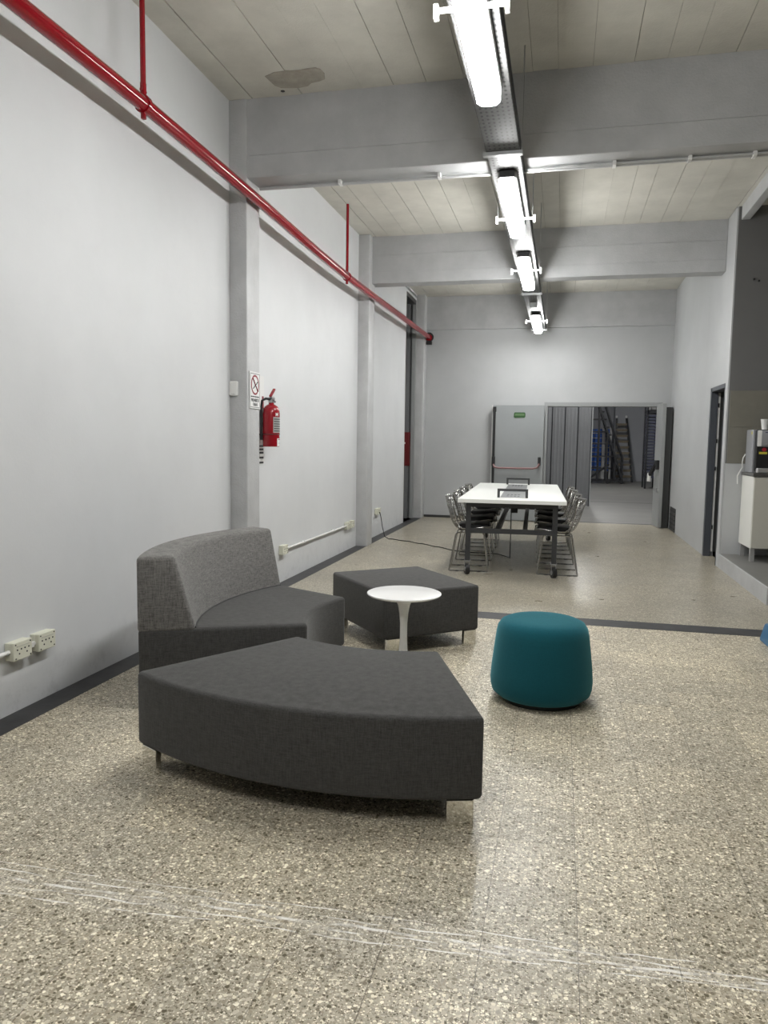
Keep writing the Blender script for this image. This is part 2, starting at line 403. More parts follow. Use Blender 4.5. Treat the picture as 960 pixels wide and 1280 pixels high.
# ------------------------------------------------------------------ end wall with double door
w = MB(); w.box(XL-.3, -.31, YB, YB+.2, -.12, ZC+.1); w.box(1.68, XR+.3, YB, YB+.2, -.12, ZC+.1); w.box(-.31, 1.68, YB, YB+.2, 2.12, ZC+.1)
wb = w.build('wall_back', 'wall_grey'); ST(wb, 'grey end wall with a wide double doorway')
MB().box(-2.52, -.36, YB-.012, YB, 0, .045).build('baseboard_back', 'darkdoor', wb)
d1 = empty('door_1', (0, YB, 0)); ST(d1, 'grey metal double fire door standing open in the end wall')
f = MB(); f.box(-.34, -.28, -.03, .21, 0, 2.16); f.box(1.62, 1.68, -.03, .21, 0, 2.16); f.box(-.281, 1.621, -.028, .208, 2.09, 2.158); f.build('door_frame', 'doorframe', d1)
leaf = MB().box(-1.25, -.33, -.16, -.105, .01, 2.10, .004).build('door_leaf', 'doorgrey', d1)
MB().box(-1.262, -1.25, -.165, -.10, .01, 2.10).build('leaf_edge', 'white_p', leaf)
MB().box(-1.235, -1.195, -.20, -.16, .02, 2.06).build('vertical_rod', 'black', leaf)
MB().box(-1.245, -1.185, -.215, -.16, 1.98, 2.07, .006).build('latch_box', 'black', leaf); MB().box(-1.245, -1.185, -.225, -.16, 1.00, 1.17, .008).build('latch_box', 'black', leaf)
MB().box(-.42, -.37, -.215, -.16, 1.02, 1.17, .008).build('bar_bracket', 'black', leaf)
MB().tube([(-1.21, -.22, 1.03), (-1.19, -.25, .98), (-1.12, -.255, .965), (-.50, -.255, .965), (-.43, -.25, .985), (-.395, -.22, 1.05)], .017, 8).build('panic_bar', 'pinkred', leaf, 60)
sg = MB(); sg.prism([(-.87+.015, 0), (-.665-.015, 0), (-.665, .02), (-.665, .075), (-.68, .095), (-.855, .095), (-.87, .075), (-.87, .02)], 0, .008)
for v in sg.b.verts: v.co = Vector((v.co.x, -.162-v.co.z, 1.875+v.co.y))
s_ = sg.build('exit_sign', 'green', leaf, label='small green sign near the top of the leaf')
MB().box(-.85, -.685, -.172, -.170, 1.91, 1.95).build('sign_band', 'green_l', s_)
# right leaf, swung out towards the hall
rl = empty('swung_leaf', (1.615, -.03, 0), math.radians(-84)); rl.parent = d1
L_ = .46
MB().box(0, L_, -.03, .03, .01, 2.12, .004).build('leaf_panel', 'doorframe', rl)
MB().box(.28, .40, -.09, -.03, 1.0, 1.16, .01).build('latch_box', 'black', rl)
MB().bar((.34, -.08, 1.08), (.16, -.13, .90), .05, .05).build('lever', 'black', rl); MB().box(.08, .16, -.16, -.11, .78, .93, .01).build('tag_block', 'white_p', rl)
MB().box(.26, .38, -.045, -.03, .62, .68).build('strike_plate', 'steel', rl)
pn = MB().box(1.675, 1.80, 13.55, 13.60, .0, 2.06, .004).build('shade_panel', 'darkdoor'); tag(pn, 'tall black panel standing in for the shade between the open door leaf and the right wall', 'panel')  # black sheet in place of the shade behind the swung leaf

# ------------------------------------------------------------------ right wall, side door, nook
w = MB(); w.box(XR, XR+.12, 10.33, YB+.1, -.12, ZC+.1); w.box(XR, XR+.12, 9.35, 9.50, -.12, ZC+.1); w.box(XR, XR+.12, 9.50, 10.33, 2.13, ZC+.1)
wr = w.build('wall_right', 'wall_grey'); ST(wr, 'pale grey right wall with a narrow dark doorway')
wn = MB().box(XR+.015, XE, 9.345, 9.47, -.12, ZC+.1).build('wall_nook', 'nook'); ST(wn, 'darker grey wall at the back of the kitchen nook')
MB().box(XE, XE+.2, YN, 9.5, -.12, ZC+.1).build('wall_side', 'unseen'); ST(bpy.data.objects['wall_side'], 'grey side wall far to the right')
MB().box(XL-.4, XE+.2, YN-.2, YN, -.12, ZC+.1).build('wall_front', 'unseen'); ST(bpy.data.objects['wall_front'], 'grey wall behind the viewer')
d2 = empty('door_2', (XR, 9.9, 0)); ST(d2, 'slate framed doorway with a white door leaf in the right wall')
MB().box(-.006, .075, .37, .45, 0, 2.14).build('jamb', 'jamb', d2); MB().box(-.006, .11, -.41, -.395, 0, 2.14).build('jamb', 'jamb', d2); MB().box(-.006, .13, -.40, .44, 2.09, 2.14).build('header', 'jamb', d2)
lf = MB().box(.078, .104, .385, .425, .06, 2.08).build('door_leaf', 'white', d2); MB().box(.104, .90, .39, .425, .06, 2.08).build('leaf_face', 'darkdoor', d2)
for z in (.35, 1.1, 1.45, 1.9): MB().box(.080, .092, .372, .388, z, z+.05).build('hinge', 'black', lf)
cl = MB(); cl.box(XR+.12, 3.4, 12.2, 12.3, -.12, 3); cl.box(3.3, 3.4, 9.47, 12.3, -.12, 3); cl.box(XR+.12, 3.4, 9.47, 12.3, 2.9, 3); cl.box(XR+.12, 3.4, 9.47, 12.3, -.12, 0)
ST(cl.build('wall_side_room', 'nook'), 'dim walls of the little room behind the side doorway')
vt = empty('wall_vent', (XR, 13.12, .2), 0, 'small dark vent panel low on the right wall near the end', 'vent')
MB().box(-.012, .0, -.30, .28, -.19, .19).build('panel', 'darkdoor', vt)
for i in range(5): MB().box(-.018, -.012, -.28, .26, -.15+i*.07, -.13+i*.07).build('slat', 'blackmetal', vt)
pf = MB().box(XR, XE, 7.2, 9.35, -.05, .16, .006).build('floor_platform', 'concrete'); ST(pf, 'low grey concrete platform under the kitchen cabinet')
MB().box(XR+.01, XE, 7.21, 9.34, .158, .163).build('platform_top', 'conc_floor', pf)
eb = MB().box(1.86, 1.95, 1.98, 9.33, 3.93, ZC+.01, .006).build('edge_beam', 'concrete'); ST(eb, 'shallow concrete edge beam above the kitchen nook')
MB().box(XR+.016, XE, 9.338, 9.346, .16, 1.213).build('lower_wall_panel', 'wall_grey', wn)
# taupe tile band on the nook wall
for r_ in range(2):
    for c_ in range(5):
        MB().box(XR+.03+c_*.60, XR+.03+c_*.60+.598, 9.334, 9.347, 1.215+r_*.415, 1.215+r_*.415+.413, .0015, 1).build('wall_tile', 'tile_b', wn)
for dx, dz in ((2.03, 3.28), (2.08, 3.26)): MB().disc((dx, 9.342, dz), .012, (0, 1, 0), .02, 10).build('screw_hole', 'black', wn)

# ------------------------------------------------------------------ rear room seen through the doorway
g = MB().box(-4, 6, 14.0, 33, -.12, 0); rf = g.build('floor_rear_room', 'conc_floor'); ST(rf, 'smooth grey concrete floor beyond the doorway')
for y_ in (14.05, 19.3): MB().box(-.3 if y_ < 15 else -4, 1.7 if y_ < 15 else 6, y_, y_+.07, 0, .0015).build('floor_joint', 'strip', rf)
w = MB(); w.box(-4, 6, 32.2, 32.4, -.1, 5.2); w.box(2.0, 6, 31.2, 32.3, -.1, 5.2)
ST(w.build('wall_rear_room', 'far_wall'), 'dim grey wall at the far end of the rear room')
w = MB(); w.box(-4.2, -4, 14.2, 33, -.1, 5.2); ST(w.build('wall_rear_left', 'far_wall'), 'left wall of the rear room')
w = MB(); w.box(6, 6.2, 14.2, 33, -.1, 5.2); ST(w.build('wall_rear_right', 'far_wall'), 'right wall of the rear room')
w = MB(); w.box(-4.2, XL-.3, 14.0, 14.2, -.1, 5.2); w.box(XR+.3, 6, 14.0, 14.2, -.1, 5.2); w.box(-4.2, 6, 14.2, 14.21, ZC+.1, 5.2); ST(w.build('wall_rear_front', 'far_wall'), 'front wall of the rear room')
ST(MB().box(-4.2, 6.2, 14.0, 33, 5.2, 5.3).build('ceiling_rear_room', 'far_wall'), 'dim ceiling of the rear room')
fl = empty('added_lamp', (.6, 24, 5.05), 0, 'unseen added lamp brightening the rear room beyond the doorway', 'lamp')  # added out of view to brighten the rear room
MB().box(-.25, .25, -1.2, 1.2, .03, .15).build('housing', 'white_p', fl); MB().box(-.22, .22, -1.15, 1.15, -.02, .03).build('diffuser', 'added_far', fl)
f2 = copy_tree(fl); f2.location = (.7, 16.0, 5.05); tag(f2, 'unseen added lamp lighting the folding screen just past the doorway', 'lamp')  # second added lamp, hidden above the header, lights the screen front
# folding screen of ribbed panels
fs = empty('folding_screen', (0, 17.85, 0), 0, 'grey ribbed folding screen standing just beyond the doorway', 'screen')
xs_ = [-.86, -.55, -.245, .045, .335, .635]
for i, (xa, xb) in enumerate(zip(xs_, xs_[1:])):
    pnl = MB(); pnl.box(xa+.012, xb-.014, -.02, .02, .01, 3.0, .006)
    for q in range(3): pnl.box(xa+.05+q*.08, xa+.085+q*.08, -.032, -.02, .01, 3.0, .006)
    p_ = pnl.build('screen_panel', 'screen', fs); p_.rotation_euler.z = 0
    MB().box(xb-.016, xb+.012, .0, .02, .01, 3.0).build('hinge_seam', 'blackmetal', fs)
MB().box(.640, .665, -.03, .02, 0, 3.0).build('end_post', 'doorframe', fs); MB().box(.612, .640, -.015, .02, 0, 3.0).build('end_seam', 'blackmetal', fs)
# ladder
ld = empty('step_ladder', (2.33, 30.2, 0), 0, 'wooden ladder leaning against the far wall of the rear room', 'ladder')
def lp(s, t): return Vector((s*(.32-.13*t)-.06*t*1.6+.0, .85*t, 2.42*t))
for s in (-1, 1):
    MB().bar(lp(s, 0), lp(s, 1.03), .07, .04).build('side_rail', 'frame', ld)
    MB().lathe([(0, -.05), (.04, -.05), (.045, 0), (.04, .05), (0, .06)], 10, lp(s, 1.04)).build('rail_cap', 'white_p', ld)
for i in range(10):
    t = .09+i*.092; a, b = lp(-1, t), lp(1, t); MB().bar(a, b, .05, .09).build('rung', 'wood', ld)
# rolling stairs
rs = empty('rolling_stairs', (1.6, 29.0, 0), 0, 'black steel rolling stairs standing in the rear room', 'stairs')
bf = MB()
for y_ in (-.35, .35):
    bf.bar((-.6, y_, .12), (.58, y_, .12), .05); bf.bar((-.6, y_, .55), (.2, y_, .55), .04)
for x_ in (-.6, -.1, .58): bf.bar((x_, -.35, .12), (x_, .35, .12), .05)
bf.build('base_frame', 'blackmetal', rs)
for y_ in (-.35, .35):
    MB().bar((.58, y_, .12), (-.38, y_, 3.0), .06).build('stringer', 'blackmetal', rs)
    MB().bar((.56, y_, .95), (-.36, y_, 3.6), .045).build('handrail', 'blackmetal', rs); MB().bar((.56, y_, .12), (.56, y_, .97), .05).build('handrail_post', 'blackmetal', rs)
    for x_, z_ in ((-.6, 3.2), (-.3, 2.9), (.0, 1.95), (.3, 1.0)): MB().bar((x_, y_, .12), (x_, y_, z_), .05).build('upright', 'blackmetal', rs)
    MB().bar((-.6, y_, .15), (.1, y_, .7), .04).build('brace', 'blackmetal', rs)
    for z_ in (1.0, 1.45, 1.9, 2.35): MB().bar((-.6, y_, z_), (.55-z_*.31, y_, z_), .035).build('side_bar', 'blackmetal', rs)
for i in range(10): MB().box(.44-i*.095, .62-i*.095, -.34, .34, .34+i*.285, .37+i*.285).build('step', 'blackmetal', rs)
for x_, y_ in ((-.55, -.35), (.55, -.35), (.05, -.35), (.55, .35), (-.55, .35)):
    MB().disc((x_, y_-.03, .075), .075, (0, 1, 0), .04, 16).build('caster', 'black', rs)
# shelf racks of loose blue bins
def rack(x0, x1, y, label, cols):
    r = empty('bin_rack', ((x0+x1)/2, y, 0), 0, label, 'rack', 'blue drawer racks in the rear room'); wdt = x1-x0
    for s in (-1, 1):
        for yy in (0, .4): MB().bar((s*wdt/2, yy, 0), (s*wdt/2, yy, 2.12), .05).build('post', 'white_p', r)
    n = 9
    for i in range(n):
        z = .40+i*.187
        MB().box(-wdt/2, wdt/2, 0, .42, z-.025, z-.012).build('shelf', 'white_p', r)
        cw = (wdt-.08)/cols
        for c_ in range(cols):
            xx = -wdt/2+.04+c_*cw; MB().box(xx+.01, xx+cw-.01, -.02, .38, z-.012, z+.145, .01).build('drawer', 'bin_blue', r)
rack(.62, 1.56, 30.9, 'wide rack of blue bins behind the rolling stairs', 3)
rack(1.62, 1.86, 31.1, 'narrow rack of blue bins beside the wooden ladder', 1)
MB().box(.75, 1.72, 31.62, 31.66, .04, .36).build('bright_patch_board', 'white'); tag(bpy.data.objects['bright_patch_board'], 'low white board standing in for the bright patch under the blue bins', 'board')  # white sheet in place of the bright patch below the shelves
# dark slatted rack on the right
rr_ = empty('slatted_rack', (2.86, 26.0, 0), 0, 'tall dark rack of blue grey slats near the right door leaf', 'rack')
for s in (-1, 1):
    MB().bar((s*.17, 0, 0), (s*.17, 0, 3.4), .06).build('post', 'blackmetal', rr_); MB().bar((s*.17, .8, 0), (s*.17, .8, 3.4), .06).build('post', 'blackmetal', rr_)
for i in range(20): MB().box(-.15, .15, -.01, .8, .35+i*.105, .35+i*.105+.07).build('slat', 'slat', rr_)
MB().box(-.18, .18, -.03, .8, 2.46, 2.56).build('top_shelf', 'blackmetal', rr_); MB().box(-.1, .1, .1, .5, 2.57, 2.85, .03).build('bundle', 'label_grey', rr_)

# ------------------------------------------------------------------ red pipe
rp = empty('fire_pipe', (-2.462, 8, 3.3), 0, 'long red fire water pipe hung along the left wall', 'pipe')
PZ = [(YN, 3.34), (3.0, 3.345), (4.1, 3.355), (5.0, 3.345), (6.0, 3.328), (7.2, 3.295), (8.4, 3.278), (9.4, 3.285), (10.3, 3.30), (12, 3.32), (13.93, 3.335)]
def pz(y):
    for (a, za), (b, zb) in zip(PZ, PZ[1:]):
        if a <= y <= b: return za+(zb-za)*(y-a)/(b-a)
    return PZ[-1][1]
pts = [(0, y-8, pz(y)-3.3) for y in [YN+.02]+[i*.35 for i in range(0, 40)] if y < 13.93]+[(0, 13.93-8, pz(13.93)-3.3)]
MB().tube(pts, .043, 20).build('pipe', 'red', rp, 50)
for y in (-.1, 4.15, 8.45):
    z = pz(y)-3.3
    MB().tube([(0, y-8, z+.10), (0, y-8, ZC-3.3)], .016, 12).build('hanger_rod', 'red', rp, 50)
    cl = MB(); cl.tube([(0, y-8-.015, z), (0, y-8+.015, z)], .052, 20); cl.box(-.014, .014, y-8-.014, y-8+.014, z+.045, z+.12, .003); cl.box(-.012, .012, y-8-.013, y-8+.013, z-.085, z-.045, .003)
    cl.disc((0, y-8, z+.075), .010, (0, 1, 0), .05, 8); cl.build('pipe_clamp', 'red', rp, 50)
MB().tube([(0, 13.86-8, pz(13.9)-3.3), (0, 13.90-8, pz(13.9)-3.3)], .056, 20).build('end_collar', 'red', rp, 50)
ff = MB(); ff.disc((-.005, 13.93-8, pz(13.9)-3.3+.012), .085, (0, 1, 0), .04, 20); ff.box(-.06, .05, 13.90-8, 13.95-8, -.09, -.03); ff.build('wall_flange', 'black', rp, 50)

# ------------------------------------------------------------------ cable tray and lamps
TX = -.468
ct = empty('cable_tray', (TX, 0, 3.40), 0, 'long perforated metal cable tray hung down the middle of the hall', 'tray')
MB().box(-.112, .112, YN+.3, 13.9, 0, .003).build('tray_bottom', 'perf', ct)
for s in (-1, 1):
    MB().box(s*.112-.0015, s*.112+.0015, YN+.3, 13.9, 0, .06).build('tray_side', 'perf', ct); MB().box(s*.117-.006, s*.117+.006, YN+.3, 13.9, .055, .063).build('side_lip', 'frame', ct)
for y in (2.3, 5.40, 10.35, 13.6):
    MB().box(-.135, .135, y-.02, y+.02, -.028, -.003).build('hanger_bar', 'galv', ct)
    for s in (-1, 1): MB().tube([(s*.127, y, -.03), (s*.127, y, ZC-3.40)], .0045, 6).build('hanger_rod', 'galv', ct)
for y in (6.79, 8.80, 12.35):
    for s in (1, -1) if y < 7 else (1,): MB().tube([(s*.148, y, -.028), (s*.148, y, ZC-3.40)], .004, 6).build('hanger_rod', 'galv', ct)
MB().box(-.05, .05, 11.0, 11.14, -.07, -.001, .006).build('junction_box', 'galv', ct)
def lamp_proto():
    L = empty('tube_lamp', (0, 0, 0))
    MB().box(-.070, .070, -.69, .69, -.055, -.001, .010).build('housing', 'label_grey', L)
    d = MB(); d.prism([(-.064, -.66), (-.04, -.70), (.04, -.70), (.064, -.66), (.064, .66), (.04, .70), (-.04, .70), (-.064, .66)], -.125, -.055, .014, 3); dd = d.build('diffuser', 'tube', L, 35); dd.data.materials.append(MT['tube_side'])
    for p in dd.data.polygons: p.material_index = 0 if p.normal.z < -.5 else 1
    for yy in (-.70, .70): MB().box(-.055, .055, yy-.02 if yy < 0 else yy-.03, yy+.03 if yy < 0 else yy+.02, -.055, -.001, .005).build('end_cap', 'frame', L)
    for sd in (-1, 1):
        c = MB(); c.box(min(sd*.166, sd*.066), max(sd*.166, sd*.066), -.012, .012, -.062, -.048); br = c.build('side_bracket', 'white', L)
        MB().box(sd*.160-.010, sd*.160+.010, -.016, .016, -.092, -.03).build('bracket_end', 'white', br)
    return L
lp_ = lamp_proto(); LG = 'tube lamps under the cable tray'
LY = [(3.70, 'nearest lit tube lamp at the top edge of the view'), (6.46, 'second lit tube lamp just past the nearest beam'), (8.86, 'third lit tube lamp before the second beam'), (12.5, 'farthest and smallest lit tube lamp under the tray'),
      (.35, 'lit tube lamp overhead at the viewpoint')]
for i, (y, lab) in enumerate(LY):
    o = lp_ if i == 0 else copy_tree(lp_)
    o.location = (TX+.004, y, 3.40-.001); tag(o, lab, 'lamp', LG)
    for c_ in o.children:
        if c_.name.startswith('side_bracket'): c_.location.y = (-.16, .33, -.08, -.16, 0)[i]
# conduit along the underside of the nearest beam
cd = empty('beam_conduit', (0, 5.99, 3.462), 0, 'thin grey conduit clipped under the nearest ceiling beam', 'conduit')
MB().tube([(-2.5, 0, 0), (-.6, 0, -.004), (1.0, -.01, 0), (XE-.05, -.02, 0)], .013, 8).build('conduit_pipe', 'column', cd, 60)
MB().tube([(-.33, -.035, -.0), (1.2, -.045, 0), (XE-.05, -.06, 0)], .009, 8).build('conduit_pipe', 'column', cd, 60)
for x in (-1.8, -1.0, .3, .82, 1.25, 1.9): MB().box(x-.012, x+.012, -.06, .018, -.016, .016).build('clip', 'white_p', cd)

# ------------------------------------------------------------------ sofas
R_, r_, TH = 1.70, .85, math.radians(25.3)
def sector(r0, r1, th0, th1, n=18):
    p = [(r1*math.cos(th0+(th1-th0)*i/n), r1*math.sin(th0+(th1-th0)*i/n)) for i in range(n+1)]
    return p+[(r0*math.cos(th1+(th0-th1)*i/n), r0*math.sin(th1+(th0-th1)*i/n)) for i in range(n+1)]
def sofa(name, c, ang, label, back, R_=R_, TH=TH):
    s = empty(name, (c[0], c[1], 0), math.radians(ang), label, 'sofa' if back else 'ottoman')
    MB().prism(sector(r_, R_, -TH, TH), .105, .42, .022, 4).build('seat_base', 'fab_dark', s, 40)
    for t, rr in ((-1, R_-.022), (1, R_-.022), (-1, r_+.022), (1, r_+.022)):
        a = t*(TH-(.082/rr)); q = Vector((rr*math.cos(a), rr*math.sin(a), 0))
        l = MB().box(-.014, .014, -.05, .05, 0, .108, .003).build('leg', 'chrome', s); l.location = q; l.rotation_euler.z = a
        MB().box(-.06, .014, -.05 if t < 0 else .046, -.046 if t < 0 else .05, 0, .108).build('leg_return', 'chrome', l)
    if back:
        b = MB(); n = 22; V = []
        for i in range(n+1):
            a = -TH+2*TH*i/n
            V.append([b.b.verts.new((rr*math.cos(a), rr*math.sin(a), z)) for rr, z in ((R_-.292, .400), (R_-.185, .80), (R_+.003, .80), (R_+.003, .400))])
        for A, B in zip(V, V[1:]):
            for j in range(4): b.b.faces.new((A[j], A[(j+1) % 4], B[(j+1) % 4], B[j]))
        b.b.faces.new(V[0]); b.b.faces.new(list(reversed(V[-1]))); bmesh.ops.recalc_face_normals(b.b, faces=b.b.faces); b.b.normal_update()
        ed = [e for e in b.b.edges if e.calc_face_angle(0) > .6]; bmesh.ops.bevel(b.b, geom=ed, offset=.024, segments=4, affect='EDGES', profile=.5)
        b.build('backrest', 'fab_lite', s, 40, 'lighter grey fabric backrest')
        pg = MB(); rr = R_-.288; pg.tube([(rr*math.cos(-TH+.01+(2*TH-.02)*i/20), rr*math.sin(-TH+.01+(2*TH-.02)*i/20), .421) for i in range(21)], .004, 6); pg.build('seam_piping', 'black', s)
    return s
sofa('curved_ottoman', (-.83, 4.255), -95.5, 'big dark grey curved backless bench nearest the camera', False, 1.725, math.radians(25.7))
sofa('curved_sofa', (-.535, 4.14), 180, 'curved dark grey sofa with a lighter grey backrest by the left wall', True, 1.725, math.radians(25.7))
oc = empty('square_ottoman', (-1.09, 5.265, 0), math.radians(40), 'dark grey square cornered ottoman behind the white side table', 'ottoman')
MB().prism([(-.37, -.44), (.37, -.44), (.37, .44), (-.37, .44)], .105, .42, .02, 4).build('seat_base', 'fab_dark', oc, 40)
for x, y in ((-1, -1), (1, -1), (1, 1), (-1, 1)): MB().box(x*.30-.05, x*.30+.05, y*.424-.014, y*.424+.014, 0, .108, .003).build('leg', 'chrome', oc)

# ------------------------------------------------------------------ pouf and side table
po = empty('round_pouf', (-.070, 4.15, 0), 0, 'teal velvet round pouf on the terrazzo floor', 'pouf')
pr = [(0, .022), (.19, .022), (.235, .03), (.258, .05), (.266, .08), (.268, .12), (.264, .18), (.252, .29), (.242, .375), (.234, .41), (.218, .435), (.19, .449), (.14, .455), (.06, .457), (0, .457)]
MB().lathe([(a*1.035, b*.985) for a, b in pr], 56).build('upholstery', 'teal', po, 80); MB().lathe([(0, 0), (.215, 0), (.22, .01), (.22, .03), (0, .03)], 40).build('base_plate', 'black', po, 40)
st = empty('side_table', (-.89, 4.34, 0), 0, 'small white round pedestal table between the sofas', 'table')
MB().lathe([(0, .478), (.12, .478), (.19, .484), (.215, .492), (.223, .499), (.222, .504), (.215, .507), (0, .507)], 64).build('table_top', 'white', st, 50)
MB().lathe([(.20, 0), (.205, .004), (.19, .012), (.13, .025), (.07, .045), (.038, .09), (.026, .16), (.022, .24), (.022, .32), (.027, .38), (.036, .43), (.05, .462), (.075, .480)], 40).build('pedestal', 'white', st, 60)

# ------------------------------------------------------------------ long table
tb = empty('meeting_table', (-.555, 9.62, 0), math.radians(2.0), 'long white meeting table on graphite frame with casters', 'table')
TL, TWD, TZ = 1.68, .565, .815
MB().box(-TWD, TWD, -TL, TL, TZ-.042, TZ, .003, 1).build('table_top', 'tabletop', tb)
ly = TL-.10
for sx in (-1, 1):
    for sy in (-1, 1):
        lg = MB().box(sx*.455-.026, sx*.455+.026, sy*ly-.026, sy*ly+.026, .145, TZ-.042).build('leg', 'frame', tb)
        fk = MB(); fk.box(sx*.455-.034, sx*.455+.034, sy*ly-.034, sy*ly+.034, .135, .145); fk.box(sx*.455-.026, sx*.455-.020, sy*ly-.075, sy*ly+.02, .045, .137); fk.box(sx*.455+.020, sx*.455+.026, sy*ly-.075, sy*ly+.02, .045, .137)
        fk.build('caster_fork', 'steel', lg)
        MB().disc((sx*.455, sy*ly-.045, .058), .058, (1, .35, 0), .04, 20).build('caster_wheel', 'black', lg, 40); MB().disc((sx*.455, sy*ly-.045, .058), .026, (1, .35, 0), .052, 12).build('wheel_hub', 'steel', lg)
for sy in (-1, 1):
    MB().box(-.43, .43, sy*ly-.022, sy*ly+.022, .445, .495).build('cross_rail', 'frame', tb); MB().box(-.43, .43, sy*ly-.022, sy*ly+.022, TZ-.09, TZ-.042).build('apron', 'frame', tb)
for sx in (-1, 1): MB().box(sx*.145-.025, sx*.145+.025, -ly, ly, .448, .492).build('long_rail', 'frame', tb)
for sx in (-1, 1): MB().box(sx*.44-.02, sx*.44+.02, -ly, ly, TZ-.09, TZ-.042).build('side_rail', 'frame', tb)
tr = empty('cable_trough', (0, 0, 0)); tr.parent = tb
MB().box(-.135, .135, -1.30, 1.36, TZ, TZ+.003).build('trough_lid', 'screen', tb); MB().box(-.17, .17, -1.1, 1.4, TZ-.13, TZ-.043).build('trough_body', 'blackmetal', tb)
bpy.data.objects.remove(tr)
for q, (yy, sg_) in enumerate(((-1.34, 1), (1.40, -1))):
    fr = MB(); fr.box(-.165, .165, yy-.02, yy+.02, TZ+.072, TZ+.098, .002); fr.box(-.165, -.138, yy-.02, yy+.02, TZ, TZ+.072); fr.box(.138, .165, yy-.02, yy+.02, TZ, TZ+.072); fr.build('socket_frame', 'frame', tb)
    for i in range(4): MB().disc((-.06+.04*i, yy+sg_*.22, TZ+.004), .014, (0, 0, 1), .003, 10).build('socket', 'black', tb); MB().disc((-.06+.04*i, yy+sg_*.45, TZ+.004), .014, (0, 0, 1), .003, 10).build('socket', 'black', tb)
pb = MB().box(-.03, .05, -.85, -.77, TZ-.21, TZ-.13, .004).build('plug_box', 'black', tb)
# cord from the wall outlet to the table
co = MB(); cp = [(-2.615, 10.83, .36), (-2.59, 10.80, .30), (-2.54, 10.70, .16), (-2.48, 10.60, .03), (-2.40, 10.52, .006)]
for i in range(1, 40):
    t = i/39; cp.append((-2.40+1.12*t, 10.52-.90*t**1.3+.02*math.sin(t*26), .006))
cp += [(-1.15, 9.56, .006), (-.95, 9.555, .006), (-.75, 9.54, .006), (-.63, 9.35, .006), (-.57, 9.08, .03), (-.56, 8.95, .18), (-.555, 8.88, .40), (-.553, 8.84, .60)]
co.tube(cp, .006, 6); tag(co.build('power_cord', 'black'), 'thin dark power cord running from wall outlet to the white table', 'cord')

# ------------------------------------------------------------------ wire chairs
def chair_proto():
    C = empty('wire_chair', (0, 0, 0))
    prof = [(.25, .455), (.20, .465), (.10, .452), (.0, .440), (-.07, .440), (-.13, .456), (-.175, .495), (-.205, .555), (-.228, .625), (-.250, .70), (-.270, .78), (-.278, .815)]
    wid = [.19, .235, .25, .255, .25, .235, .215, .205, .21, .22, .20, .14]
    def S(t, u):        # t along profile 0..1, u across -1..1
        f_ = t*(len(prof)-1); i = min(int(f_), len(prof)-2); q = f_-i
        x = prof[i][0]*(1-q)+prof[i+1][0]*q; z = prof[i][1]*(1-q)+prof[i+1][1]*q; wd = wid[i]*(1-q)+wid[i+1]*q
        lift = .075*u*u
        return Vector((x+(lift if t > .55 else lift*max(0, (t-.35)/.2)), wd*u, z+(lift*.5 if t < .5 else 0)))
    sh = MB()
    rim = [S(i/22, -1) for i in range(23)]+[S(1, u/4) for u in range(-3, 4)]+[S(1-i/22, 1) for i in range(23)]+[S(0, -u/4) for u in range(-3, 4)]
    sh.tube(rim, .0075, 6, closed=True); sh.build('shell_rim', 'wire', C, 60)
    ws = MB()
    for a in range(1, 12):
        u = -1+2*a/12; ws.tube([S(i/16, u) for i in range(17)],   .0038, 4, caps=False)
    for b in range(1, 17):
        t = b/17; ws.tube([S(t, -1+2*i/8) for i in range(9)],   .0038, 4, caps=False)
    ws.build('wire_shell', 'wire', C, 60)
    pd = MB(); pd.box(-.12, .23, -.20, .20, .458, .525, .028, 3)
    for v in pd.b.verts:
        k_ = 1-(abs(v.co.x-.055)/.175)**3*.12; v.co.y *= k_
        v.co.z += -.012*math.cos(v.co.x*7)+(.012 if v.co.z > .49 else 0)*(1-(v.co.y/.2)**2)
    pd.build('seat_pad', 'vinyl', C, 60)
    for s in (-1, 1):
        y = s*.20; yt = s*.165
        def cv(p, q, r, n=4): return [Vector(p)*(1-i/n)**2+Vector(q)*2*(1-i/n)*(i/n)+Vector(r)*(i/n)**2 for i in range(n+1)]
        path = cv((-.10, yt, .425), (-.135, yt, .425), (-.145, yt, .40))+cv((-.205, y, .03), (-.215, y, .006), (-.195, y, .006))+cv((.195, y, .006), (.222, y, .006), (.212, y, .03))+cv((.165, yt, .40), (.155, yt, .43), (.13, yt, .43))
        MB().tube(path+[(-.10, yt, .425)], .0085, 6).build('sled_leg', 'wire', C, 60)
        for x in (-.12, .12): MB().box(x-.02, x+.02, y-.008, y+.008, 0, .008).build('glide', 'black', C)
    for x in (-.08, .12): MB().tube([(x, -.165, .427), (x, .165, .427)], .006, 6).build('cross_bar', 'wire', C, 60)
    return C
ch = chair_proto(); first = True
ca, sa = math.cos(math.radians(2)), math.sin(math.radians(2))
ordn = ('nearest', 'second', 'third', 'farthest')
for side, word in ((-1, 'left'), (1, 'right')):
    for i in range(4):
        lx = side*(.475 if side < 0 else .505); lyy = -1.27+i*.80
        o = ch if first else copy_tree(ch); first = False
        o.location = (-.555+lx*ca-lyy*sa + (.01 if side < 0 else .0), 9.62+lx*sa+lyy*ca, 0)
        o.rotation_euler.z = math.radians(2+(0 if side < 0 else 180)+random.uniform(-3, 3))
        tag(o, '%s chrome wire chair with black seat pad on the %s side of the white table' % (ordn[i], word), 'chair', 'wire chairs around the meeting table')

